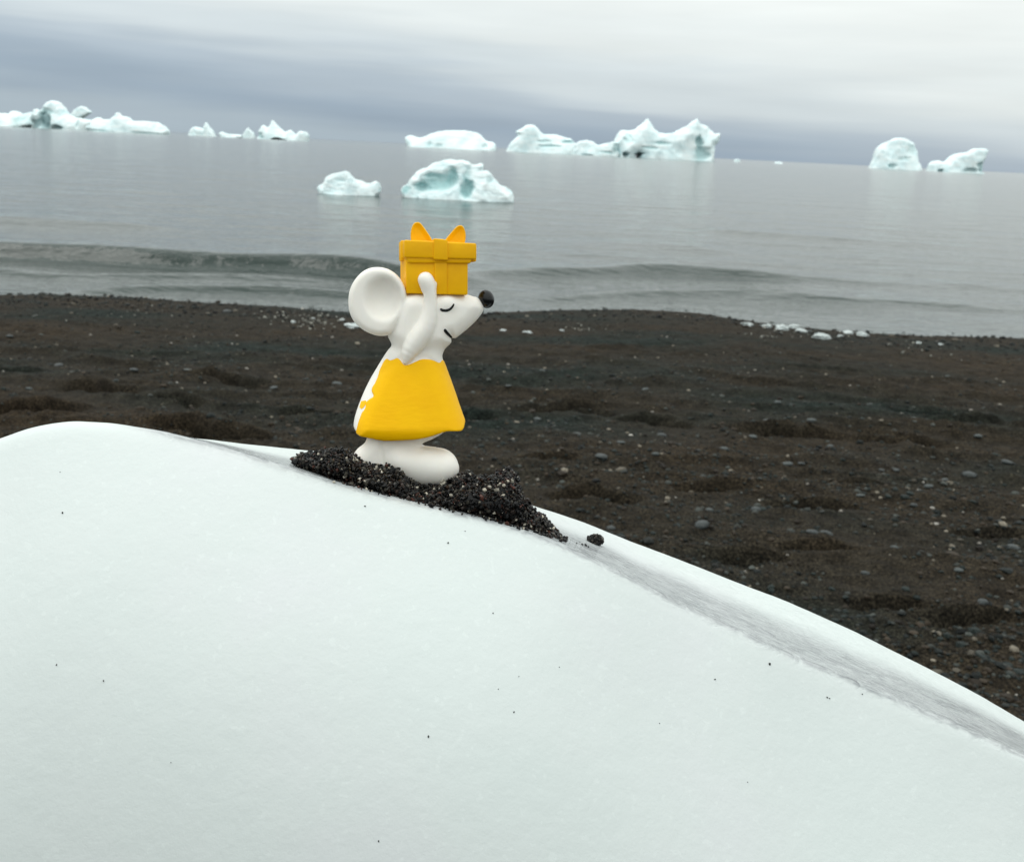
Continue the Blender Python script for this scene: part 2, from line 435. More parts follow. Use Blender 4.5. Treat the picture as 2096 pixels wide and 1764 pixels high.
def beach_z(x, y, fine=True):
    s = shore_y(x) - y; land = sstep(0.0, 2.5, s)
    z = base_z(x, y) + land * (0.030 * fbm(x * .9, y * 1.3, 3.3, 3) + 0.018 * fbm(x * 3.1, y * 4.4, 8.1, 3)) + sstep(.3, 1.5, s) * hollows(x, y)
    if fine:
        z = z + 0.012 * fbm(x * 13, y * 15, 1.1, 3) * (0.35 + .65 * land) + 0.0025 * fbm(x * 60, y * 60, 5.5, 2)
        rg = 1 - np.abs(perlin(x * 1.5 + .4 * perlin(x * 3, y * 3, 2.2), y * 4.2, 6.6)) * 2.2
        z = z + sstep(1.5, 3.5, s) * (0.030 * np.clip(rg, 0, 1) ** 3)
    return z
def polar(nr, r0, r1, nth):
    r = r0 * (r1 / r0) ** np.linspace(0, 1, nr)
    th = np.concatenate([np.linspace(-34, 34, nth), np.linspace(36, 324, 90)]); th = np.radians(th)
    R, T = np.meshgrid(r, th, indexing='ij')
    return R, R * np.sin(T), R * np.cos(T)
R, X, Y = polar(720, 1.3, 12.5, 500)
Z = beach_z(X, Y)
beach_v = np.stack([X, Y, Z], -1)
# nearest disc and far inland rings
Rn, Xn, Yn = polar(16, 0.03, 1.3, 500); near_v = np.stack([Xn, Yn, beach_z(Xn, Yn)], -1)[:-1]
Rf, Xf, Yf = polar(30, 12.5, 900.0, 500); far_v = np.stack([Xf, Yf, beach_z(Xf, Yf, False)], -1)[1:]
V = np.concatenate([near_v, beach_v, far_v]); nr_, nc_ = V.shape[:2]
tag(link('beach', mesh_from('beach', V.reshape(-1, 3), grid_faces(nr_, nc_, True)[:, ::-1]), M_SAND), kind='structure')

# waves: crest line px, height, front width, back width, fade
RIDGES = [([(-900, 461), (-500, 480), (0, 501), (120, 508), (400, 520), (600, 528), (760, 537), (880, 546), (1000, 557), (1200, 571)], .150, .15, 1.2, (-900, -100, 740, 1120)),
          ([(200, 588), (350, 585), (520, 588), (640, 594), (760, 600), (900, 606)], .055, .13, .4, (60, 330, 700, 980)),
          ([(900, 556), (1050, 551), (1200, 550), (1330, 547), (1480, 553), (1600, 560)], .085, .18, .7, (860, 1150, 1480, 1760)),
          ([(1080, 610), (1200, 603), (1330, 597), (1450, 598), (1600, 601)], .036, .11, .35, (1000, 1200, 1500, 1700)),
          ([(1540, 604), (1640, 606), (1760, 611), (1900, 617), (2096, 630)], .036, .12, .4, (1450, 1620, 1850, 2200)),
          ([(1700, 572), (1850, 578), (2000, 583), (2200, 600)], .024, .2, .6, (1650, 1800, 2100, 2300)),
          ([(1460, 470), (1560, 476), (1700, 486), (1850, 497)], .05, .5, 1.2, (1440, 1520, 1650, 1880)),
          ([(1120, 492), (1250, 497), (1400, 505), (1520, 516)], .03, .4, 1.0, (1100, 1220, 1400, 1540)),
          ([(0, 445), (150, 452), (300, 458), (450, 466)], .05, .6, 1.6, (-200, 0, 250, 470)),
          ([(60, 556), (200, 560), (400, 562), (620, 566), (760, 572)], .04, .13, .4, (-300, 0, 500, 800))]
def sea_z(x, y, r):
    fade = np.exp(-r / 60.0); s = y - shore_y(x); calm = sstep(-0.2, 2.0, s) * .8 + .2
    z = fade * calm * (0.040 * perlin(x * .35, y * 1.0, 2.2) + 0.022 * perlin(x * .9, y * 2.6, 7.7) + 0.010 * perlin(x * 2.6, y * 6.0, 4.4))
    for pts, h, wf, wb, fd in RIDGES:
        pts = np.array(pts, float); c = on_level(pts[:, 0], pts[:, 1], h * .8)
        yc = np.interp(x, c[:, 0], c[:, 1]); yc = yc + 0.16 * perlin(x * .7, 3.1, h * 50) + .05 * perlin(x * 2.3, 1.1, h * 50)
        fx = on_level(np.array(fd, float), np.full(4, pts[:, 1].mean()), 0.0)[:, 0]
        # keep the fade in world x
        amp = h * sstep(fx[0], fx[1], x) * (1 - sstep(fx[2], fx[3], x)) * (1 + 0.6 * perlin(x * .6, 1.7, h * 31))
        d = y - yc
        z = z + amp * np.where(d > 0, np.exp(-(d / wb) ** 2), np.exp(-(d / wf) ** 2))
    return z
R, X, Y = polar(640, 6.5, 200.0, 400)
S1 = np.stack([X, Y, sea_z(X, Y, R)], -1)
Rf, Xf, Yf = polar(24, 200.0, 40000.0, 400); S2 = np.stack([Xf, Yf, np.zeros_like(Xf)], -1)[1:]
V = np.concatenate([S1, S2]); Fq = grid_faces(V.shape[0], V.shape[1], True)[:, ::-1]; V = V.reshape(-1, 3)
inland = (shore_y(V[:, 0]) - V[:, 1]) > 0.8
Fq = Fq[~inland[Fq].all(1)]; used = np.unique(Fq); remap = np.zeros(len(V), int); remap[used] = np.arange(len(used))
tag(link('sea', mesh_from('sea', V[used], remap[Fq]), M_SEA), kind='structure')

# gravel over the beach: too many to count
def gravel():
    n = 62000
    px = RNG.uniform(-450, 2500, n); py = RNG.uniform(600, 1600, n) ** 1.0
    py = 600 + (RNG.uniform(0, 1, n) ** 1.25) * 1000
    p = on_beach(px, py)
    s = shore_y(p[:, 0]) - p[:, 1]; dist = p[:, 1]
    dens = fbm(p[:, 0] * 1.1, p[:, 1] * 1.3, 2.5, 3)
    keep = (s > -0.25) & ((dens + RNG.uniform(-.35, .35, n) > -0.08) | (s < 1.2)) & (dist > 0.7)
    p = p[keep]; s = s[keep]; px = px[keep]; n = len(p)
    size = np.exp(RNG.normal(math.log(.0045), .48, n)); size = np.clip(size, .002, .017)
    size = np.where(s < 1.0, np.clip(size * 2.0, .004, .026), size)
    z = beach_z(p[:, 0], p[:, 1]); p = np.stack([p[:, 0], p[:, 1], z + size * .15], 1)
    k = RNG.uniform(0, 1, (n, 1)); base = np.where(k < .45, [[.010, .014, .013]], np.where(k < .78, [[.024, .018, .012]], np.where(k < .95, [[.036, .040, .036]], [[.13, .115, .09]])))
    base = base * RNG.uniform(.3, 1.9, (n, 1))
    base = base * np.where(s < 1.3, .6, 1.0)[:, None]
    pale = RNG.uniform(0, 1, n) < .004
    base[pale] = np.array([.42, .40, .36]) * RNG.uniform(.6, 1.1, (pale.sum(), 1))
    return bits_mesh('gravel', p, size, base, (1, 1, .62), .22, tilt=False)
tag(link('gravel', gravel(), M_GRAVEL), 'dark mixed gravel scattered over the black sand beach', 'gravel', kind='stuff')
def glints():  # pale grains painted in for the glints of wet pebbles
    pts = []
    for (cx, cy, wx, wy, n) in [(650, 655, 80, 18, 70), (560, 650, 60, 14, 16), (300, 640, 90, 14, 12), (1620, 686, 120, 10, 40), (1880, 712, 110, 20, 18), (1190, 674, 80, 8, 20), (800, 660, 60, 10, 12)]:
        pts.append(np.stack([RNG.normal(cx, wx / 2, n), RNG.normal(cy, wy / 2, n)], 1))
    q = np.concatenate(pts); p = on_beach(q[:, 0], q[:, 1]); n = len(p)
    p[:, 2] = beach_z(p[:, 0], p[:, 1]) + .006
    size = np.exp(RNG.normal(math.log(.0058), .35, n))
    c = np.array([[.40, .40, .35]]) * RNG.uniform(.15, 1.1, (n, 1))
    return bits_mesh('glint_grit', p, size, c, (1.2, .8, .8), .25, tilt=False)
tag(link('glint_grit', glints(), M_GRAVEL), 'pale grit standing in for glints on wet pebbles along the waterline', 'glint grit', kind='stuff')

# ------------------------------------------------------------------ icebergs
c4 = lambda p: [(x * .3097, 181.7 + y * .3097) for x, y in p]
c5 = lambda p: [(616.7 + x * .24775, 220.7 + y * .24775) for x, y in p]
c6 = lambda p: [(1006.1 + x * .24775, 227.2 + y * .24775) for x, y in p]
c7 = lambda p: [(1720.1 + x * .1793, 259.6 + y * .1793) for x, y in p]
def iceberg(label, poly, D, thick=0.5, spots=(), rough=0.05, nmax=100, seed=0.0, group=None, fmap=None, name='iceberg', category='iceberg', it=0, taper=0.6):
    """solid from an outline: the outline stands in the plane y = D, the ice is 'thick' x width deep and thins to the top"""
    q = np.array(poly, float); d = ray(q[:, 0], q[:, 1])
    if D is None: D = float(on_level(*q[np.argmin(d[:, 2] / d[:, 1])])[1])
    A = np.stack([d[:, 0] / d[:, 1] * D, CAM[2] + d[:, 2] / d[:, 1] * D], 1)
    zoff = A[:, 1].min(); A[:, 1] -= zoff; H0 = A[:, 1].max(); A[:, 1] = np.where(A[:, 1] < 0.10 * H0, -0.5 * H0, A[:, 1])
    A = chaikin(A, it)
    xc = (A[:, 0].min() + A[:, 0].max()) / 2; A[:, 0] -= xc
    Wd = np.ptp(A[:, 0]); H = A[:, 1].max()
    T = thick * Wd / 2; T = min(max(T, 0.35 * H), 1.1 * H + .2 * Wd)
    step = max(Wd, H, 2 * T) / nmax
    ax = [np.arange(A[:, 0].min() - 4 * step, A[:, 0].max() + 5 * step, step), np.arange(-T - 4 * step, T + 5 * step, step), np.arange(-0.14 * H - 3 * step, H + 5 * step, step)]
    X2, Z2 = np.meshgrid(ax[0], ax[2], indexing='ij')
    d2 = poly_sdf(A, X2, Z2)
    Wt = T * (1 - taper * np.clip(Z2 / H, 0, 1)) * (0.75 + 0.25 * np.clip(1 - (2 * X2 / Wd) ** 2, 0, 1))
    X3, Y3, Z3 = np.meshgrid(*ax, indexing='ij')
    Wt3 = np.broadcast_to((Wt * (1 + 0.35 * perlin(X2 / H * 1.3 + seed, seed, Z2 / H * 1.1)))[:, None, :], X3.shape)
    shift = (0.35 * T * perlin(X2 / H * .8, 5.1 + seed, Z2 / H * .6))[:, None, :]
    f = rounded_extrude(np.broadcast_to(d2[:, None, :], X3.shape), Y3 - shift, Wt3, np.minimum(0.55 * Wt3, .35 * H))
    n = fbm(X3 / H * 2.0 + seed, Y3 / H * 2.0, Z3 / H * 2.4, 4)
    rid = 1 - np.abs(perlin(X3 / H * 2.6 + seed, Y3 / H * 2.6 + 3, Z3 / H * 1.6)) * 2
    rid2 = 1 - np.abs(perlin(X3 / H * 6 + seed, Y3 / H * 6 + 1, Z3 / H * 3.2)) * 2
    wgt = np.clip(np.abs(Y3 - shift) / (0.35 * Wt3 + 1e-9), .12, 1)      # relief on the faces, outline kept
    f = f - wgt * rough * H * (n * .6 + (rid - .6) * 1.2 + (rid2 - .6) * .45)
    blue3 = dark3 = 0
    for (sx, sy, rx, ry, dep, b, k) in spots:
        (px, py), = (fmap or (lambda p: p))([(sx, sy)]); (p2x, p2y), = (fmap or (lambda p: p))([(sx + rx, sy + ry)])
        dd = ray(px, py); cx = dd[0] / dd[1] * D - xc; cz = CAM[2] + dd[2] / dd[1] * D - zoff
        wx = abs(p2x - px) / F * D; wz = abs(p2y - py) / F * D
        wu = .9 * fbm(X2 / wx * .55 + sx, 1.3, Z2 / wz * .55, 3); wv = .9 * fbm(X2 / wx * .55, 2.7 + sy, Z2 / wz * .55 + 7, 3)
        m = np.exp(-(((X2 - cx) / wx + wu) ** 2 + ((Z2 - cz) / wz + wv) ** 2) ** 2)[:, None, :] * (Y3 < shift)
        f = f + dep * H * m
        blue3 = np.maximum(blue3, b * m); dark3 = np.maximum(dark3, k * m)
    f = np.maximum(f, -(Z3 + .11 * H))
    v, fc = surface_nets(f, ax); v = relax(v, fc, 1, .35)
    def samp(a):
        if np.ndim(a) == 0: return np.zeros(len(v))
        I = [np.clip(np.round((v[:, i] - ax[i][0]) / step).astype(int), 0, len(ax[i]) - 1) for i in range(3)]
        return a[I[0], I[1], I[2]]
    me = mesh_from(name, v, fc, True, {'blue': samp(blue3), 'dark': samp(dark3)})
    o = link(name, me, M_BERG, None, (xc, D, 0.0))
    return tag(o, label, category, group)

FAR = 'icebergs along the horizon'
iceberg('low white iceberg cut off beside the tall grey cave iceberg', c4([(-260, 200), (-60, 165), (0, 165), (60, 175), (85, 150), (115, 160), (140, 175), (205, 160), (230, 190), (225, 245), (0, 245), (-240, 240)]), 540, .5,
        [(160, 215, 45, 35, .08, .5, .2)], fmap=c4, seed=1.1)
iceberg('tall grey-white jagged iceberg with dark teal caves at the waterline', c4([(210, 255), (215, 180), (240, 130), (255, 150), (320, 90), (345, 78), (390, 95), (415, 125), (440, 165), (475, 190), (530, 200), (580, 205), (620, 215), (600, 265), (460, 268)]), 530, .55,
        [(255, 225, 48, 38, .16, .3, .85), (330, 215, 42, 50, .22, .5, 1.0), (415, 255, 40, 16, .16, .2, .9), (320, 150, 60, 30, .08, .35, .1), (545, 235, 12, 30, .05, .2, .3)], fmap=c4, rough=.05, seed=2.3, nmax=130)
iceberg('small pointed white ice peak rising behind the jagged grey iceberg', c4([(470, 175), (490, 135), (535, 110), (560, 115), (605, 150), (560, 180), (530, 200), (530, 262), (470, 262)]), 620, .6, fmap=c4, seed=3.7, rough=.03)
iceberg('long low white iceberg with one small spike on its back', c4([(580, 262), (595, 225), (620, 205), (650, 190), (680, 205), (740, 205), (766, 180), (780, 155), (802, 182), (845, 190), (870, 215), (960, 218), (1030, 222), (1080, 245), (1110, 280), (1110, 304), (860, 292), (700, 285)]), 470, .4,
        [(600, 228, 14, 22, .1, .2, .8), (1000, 297, 110, 7, .06, .4, .6), (690, 278, 80, 6, .06, .4, .5)], fmap=c4, rough=.035, seed=4.1)
iceberg('small white twin-peaked iceberg beside the flat floe', c4([(1228, 292), (1265, 260), (1280, 245), (1320, 250), (1346, 258), (1360, 212), (1382, 242), (1410, 270), (1445, 306), (1330, 303)]), 560, .5, fmap=c4, seed=5.2)
iceberg('flat thin white floe between two small icebergs', c4([(1445, 300), (1470, 290), (1500, 305), (1560, 308), (1605, 312), (1600, 328), (1480, 326)]), 520, .5, fmap=c4, seed=6.2, name='ice_floe')
iceberg('faint grey-white ice spire next to the crowned iceberg', c4([(1600, 324), (1612, 295), (1625, 275), (1638, 258), (1650, 272), (1678, 295), (1690, 325)]), 600, .6, fmap=c4, seed=7.2)
iceberg('white crown-shaped iceberg with several sharp points', c4([(1690, 312), (1715, 270), (1740, 232), (1770, 254), (1788, 236), (1800, 198), (1822, 222), (1850, 252), (1888, 282), (1918, 262), (1950, 296), (1965, 290), (1985, 270), (2020, 275), (2040, 300), (2035, 326), (1850, 328), (1760, 320)]), 540, .5,
        [(1725, 300, 28, 14, .08, .5, .2), (1950, 285, 14, 22, .05, .4, .0)], fmap=c4, seed=8.4, rough=.02, nmax=160)
iceberg('smooth rounded white iceberg with a raised tail end', c5([(850, 262), (880, 235), (915, 232), (950, 250), (1000, 255), (1060, 225), (1130, 202), (1220, 192), (1330, 192), (1430, 202), (1480, 225), (1510, 265), (1540, 285), (1580, 285), (1615, 320), (1590, 345), (1500, 338), (1380, 347), (1200, 338), (1130, 330), (940, 322)]), 480, .5,
        [(1070, 310, 20, 16, .06, .4, .2), (1150, 318, 26, 14, .06, .4, .3), (1520, 318, 22, 16, .1, .3, .4)], fmap=c5, rough=.025, it=1, seed=9.9)
iceberg('sloping white iceberg with a blunt domed head', c6([(75, 320), (150, 285), (190, 240), (225, 200), (200, 178), (240, 150), (290, 125), (350, 122), (385, 150), (420, 195), (480, 200), (540, 205), (600, 222), (650, 235), (680, 262), (700, 300), (690, 352), (450, 350), (250, 342)]), 470, .5,
        [(620, 262, 45, 12, .1, .5, .35), (430, 255, 60, 10, .07, .45, .0), (480, 295, 90, 8, .06, .5, .1), (100, 322, 25, 8, .1, .2, .7)], fmap=c6, seed=10.3)
iceberg('low white iceberg touching the twin-spired iceberg', c6([(660, 352), (690, 275), (730, 248), (790, 242), (840, 255), (880, 285), (960, 265), (1000, 255), (1045, 260), (1060, 300), (1040, 375), (800, 366)]), 455, .45,
        [(1030, 310, 32, 30, .12, .5, .6), (950, 340, 80, 12, .08, .6, .3), (800, 362, 50, 5, .1, .2, .8)], fmap=c6, seed=11.1)
iceberg('huge white iceberg with two sharp spires and a saddle between', c6([(1025, 250), (1050, 190), (1075, 160), (1130, 160), (1190, 145), (1240, 105), (1270, 85), (1285, 60), (1305, 95), (1330, 145), (1375, 180), (1450, 185), (1530, 172), (1580, 140), (1640, 105), (1680, 75), (1695, 62), (1715, 95), (1740, 115), (1785, 125), (1800, 160), (1840, 190), (1880, 190), (1865, 245), (1830, 285), (1815, 400), (1600, 392), (1350, 378), (1245, 372), (1200, 345), (1130, 345), (1080, 375), (1035, 370)]), 460, .5,
        [(1720, 350, 85, 45, .16, .55, .38), (1700, 270, 30, 50, .14, .5, .35), (1095, 355, 22, 16, .15, .2, .9), (1205, 352, 32, 14, .12, .1, .9), (1380, 262, 60, 14, .06, .45, 0), (1270, 300, 80, 10, .05, .4, 0), (1120, 230, 40, 30, .06, .4, 0)], fmap=c6, nmax=130, rough=.05, seed=12.7)
iceberg('tiny white ice fleck floating beyond the huge twin-spired iceberg', c6([(2000, 418), (2005, 400), (2025, 393), (2055, 402), (2062, 422)]), 520, .6, fmap=c6, seed=13.2, name='ice_fleck')
iceberg('tiny faint ice fleck alone on the horizon', c6([(2335, 416), (2345, 404), (2375, 402), (2400, 408), (2410, 420)]), 640, .6, fmap=c6, seed=13.9, name='ice_fleck')
iceberg('white hat-shaped domed iceberg with flared foot', c7([(300, 472), (340, 440), (380, 380), (400, 310), (430, 245), (500, 190), (580, 150), (660, 132), (740, 145), (810, 185), (850, 240), (865, 300), (862, 400), (900, 440), (945, 485), (800, 485), (560, 488)]), 620, .6,
        [(535, 450, 45, 24, .1, .45, .3), (690, 375, 70, 22, .04, .25, 0), (790, 265, 50, 60, .04, .25, 0)], fmap=c7, it=1, seed=14.4, rough=.04)
iceberg('tilted white wedge iceberg with a dark teal end wall', c7([(975, 488), (1020, 430), (1060, 395), (1110, 385), (1160, 400), (1210, 400), (1250, 350), (1320, 312), (1440, 285), (1540, 250), (1640, 245), (1690, 268), (1655, 330), (1640, 420), (1620, 525), (1350, 512), (1080, 505)]), 590, .45,
        [(1590, 450, 70, 60, .16, .5, .6), (1470, 490, 90, 24, .12, .2, .75), (1105, 492, 26, 14, .12, .2, .8)], fmap=c7, seed=15.6, rough=.035)
NEARBERG = 'ice floating close to the shore'
iceberg('small low white ice lump with upturned end floating alone', c5([(135, 680), (150, 650), (190, 625), (210, 575), (260, 548), (330, 540), (365, 522), (400, 540), (440, 590), (480, 605), (560, 635), (610, 610), (640, 615), (650, 660), (650, 705), (560, 712), (400, 716), (230, 710)]), None, .5,
        [(350, 590, 40, 30, .03, .15, .02)], fmap=c5, rough=.05, it=1, seed=16.2, nmax=130)
iceberg('arched white iceberg with turquoise hollow floating near the shore', c5([(820, 695), (830, 655), (880, 640), (905, 600), (950, 540), (1000, 512), (1050, 505), (1110, 460), (1200, 438), (1320, 438), (1390, 455), (1410, 490), (1450, 470), (1500, 465), (1505, 495), (1470, 525), (1530, 525), (1575, 555), (1610, 610), (1650, 650), (1720, 680), (1755, 715), (1740, 748), (1600, 750), (1440, 748), (1310, 748), (1180, 752), (1040, 742), (960, 720)]), None, .5,
        [(1150, 620, 150, 70, .22, .75, .05), (1240, 560, 70, 55, .16, .6, 0), (1370, 680, 55, 60, .26, .8, .3), (870, 670, 50, 25, .05, .9, .35), (1010, 655, 60, 35, .15, .7, .2), (1380, 570, 30, 60, .07, .45, 0), (1570, 590, 30, 30, .04, .2, 0)], fmap=c5, rough=.06, it=1, seed=17.5, nmax=150)
iceberg('flat white ice shelf floating in front of the arched iceberg', c5([(950, 735), (970, 712), (1050, 690), (1130, 680), (1200, 685), (1270, 695), (1310, 715), (1310, 745), (1220, 756), (1050, 752)]), None, .5, fmap=c5, rough=.05, it=1, seed=18.2, nmax=90, name='ice_shelf')

# ------------------------------------------------------------------ stones and ice bits on the beach
def lump(name, seed, squash, amp=.25, V0=ICO3_V, F0=ICO3_F, facet=False, freq=1.2):
    v = V0 * (1 + amp * fbm(V0[:, 0] * freq + seed, V0[:, 1] * freq, V0[:, 2] * freq, 3))[:, None] * np.array(squash)
    return mesh_from(name, v, F0, not facet)
STONES = {'dark': [lump('pebble', 20 + i, (1, .75, .45)) for i in range(4)], 'blue': [lump('pebble', 30 + i, (1, .7, .4)) for i in range(3)],
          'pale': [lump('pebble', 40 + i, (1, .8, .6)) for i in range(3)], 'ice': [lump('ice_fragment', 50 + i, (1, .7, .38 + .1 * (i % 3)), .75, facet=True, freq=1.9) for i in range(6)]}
for k, m in (('dark', M_DARKSTONE), ('blue', M_BLUESTONE), ('pale', M_GLINTSTONE), ('ice', M_FRAG)):
    for me in STONES[k]: me.materials.append(m)
INFO = {'dark': ('nearly black wet pebble lying on the dark sand', 'pebble', 'black pebbles on the beach'),
        'blue': ('smooth blue-grey pebble lying on the dark sand', 'pebble', 'blue-grey pebbles on the beach'),
        'pale': ('small pale pebble standing in for a glint on the dark sand', 'pebble', 'pale glint pebbles on the beach'),
        'ice': ('small white piece for ice fragments and puddle reflections on the dark gravel', 'ice fragment', 'ice fragments and puddle reflections on the beach')}
def stone(kind, px, py, wpx, label=None):
    p = on_beach(float(px), float(py)); dep = float(np.dot(p - CAM, FWD)); r = wpx / 2 / F * dep
    r *= {'pale': .55, 'blue': .75, 'dark': .9}.get(kind, 1.0); me = random.choice(STONES[kind]); o = link('ice_fragment' if kind == 'ice' else 'pebble', me)
    z = float(beach_z(np.array([p[0]]), np.array([p[1]]))[0])
    o.location = (p[0], p[1], z + r * .18); o.scale = (r, r * random.uniform(.8, 1.1), r * random.uniform(.8, 1.2)); o.rotation_euler = (random.uniform(-.15, .15), random.uniform(-.15, .15), random.uniform(-.5, .5))
    l, c, g = INFO[kind]; tag(o, label or l, c, None if label else g)
for a in [(1230, 953, 30), (1660, 1106, 28), (1985, 970, 34), (1935, 975, 18), (1835, 962, 16), (1805, 960, 14), (1355, 890, 22), (2060, 958, 26), (1435, 1098, 36), (1690, 1105, 30),
          (1250, 1085, 22), (2075, 1120, 30), (1870, 1040, 20), (1545, 1065, 24), (1400, 1010, 22), (1770, 1180, 22), (2010, 1240, 26), (1640, 950, 18), (40, 602, 14), (315, 614, 14), (465, 640, 22), (635, 631, 16), (20, 690, 16), (120, 745, 22), (275, 770, 20),
          (1445, 634, 12), (1490, 645, 12), (1560, 668, 16), (1575, 672, 12), (1655, 680, 16), (1690, 672, 12), (1850, 683, 12), (1950, 685, 14), (760, 640, 14), (985, 640, 12), (1130, 638, 14), (1240, 634, 12)]: stone('dark', *a)
for a in [(690, 790, 28), (385, 773, 26), (1540, 905, 22), (1570, 870, 34), (1590, 836, 22), (1660, 872, 26), (1870, 868, 24), (1900, 1000, 26), (1610, 960, 30), (1480, 930, 26), (1340, 950, 22), (1700, 910, 20), (2000, 905, 24), (1780, 830, 18),
          (1100, 860, 22), (1180, 900, 24), (1270, 920, 22), (1040, 800, 18), (1110, 760, 18), (1320, 800, 20), (1450, 1060, 22), (1830, 1130, 24), (1960, 1180, 26), (560, 800, 22), (60, 800, 20), (1760, 1020, 26)]: stone('blue', *a)
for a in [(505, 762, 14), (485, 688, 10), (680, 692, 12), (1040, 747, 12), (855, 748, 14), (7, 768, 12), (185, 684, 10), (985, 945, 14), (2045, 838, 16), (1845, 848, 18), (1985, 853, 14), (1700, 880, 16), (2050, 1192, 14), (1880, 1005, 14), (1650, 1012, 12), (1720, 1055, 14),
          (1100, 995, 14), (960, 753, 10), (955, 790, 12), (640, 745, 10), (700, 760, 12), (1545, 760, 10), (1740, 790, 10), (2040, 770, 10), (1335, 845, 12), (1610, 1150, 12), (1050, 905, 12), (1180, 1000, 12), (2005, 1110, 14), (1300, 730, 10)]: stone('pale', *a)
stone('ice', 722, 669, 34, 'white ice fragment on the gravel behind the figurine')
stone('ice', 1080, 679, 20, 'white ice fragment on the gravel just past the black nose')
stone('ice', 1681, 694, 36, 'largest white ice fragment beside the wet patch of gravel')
for a in [(1530, 667, 26), (1570, 670, 20), (1600, 675, 28), (1625, 671, 22), (1640, 680, 24), (1735, 683, 22), (1765, 688, 24), (1150, 676, 10), (1030, 675, 12), (1720, 690, 12), (1880, 704, 10), (1925, 707, 10), (640, 652, 10), (700, 655, 10), (600, 660, 10)]: stone('ice', *a)  # the right-hand run also stands in for puddle reflections

# ------------------------------------------------------------------ the ice block in front
CREST = np.array([(-1300, 1500), (-900, 1210), (-500, 1010), (-200, 945), (0, 897), (60, 876), (110, 866), (150, 862), (230, 866), (330, 883), (420, 905), (500, 928), (600, 958), (700, 987), (800, 1013), (900, 1037), (1000, 1062),
                  (1080, 1087), (1140, 1110), (1250, 1163), (1400, 1238), (1600, 1331), (1800, 1417), (2000, 1502), (2096, 1545), (2500, 1740), (3000, 2020), (3500, 2330)], float)
LIP = np.array([(-1300, 1640), (-900, 1330), (-500, 1110), (-200, 1030), (0, 965), (150, 905), (250, 893), (350, 892), (430, 899), (500, 907), (560, 912), (640, 919), (700, 925), (800, 944), (900, 970), (1000, 1002), (1080, 1029), (1200, 1068), (1300, 1108), (1450, 1164),
                (1600, 1222), (1750, 1288), (1900, 1362), (2000, 1414), (2096, 1470), (2500, 1690), (3000, 1990), (3500, 2310)], float)
def curve(c, x):
    y = np.interp(x, c[:, 0], c[:, 1]); return y
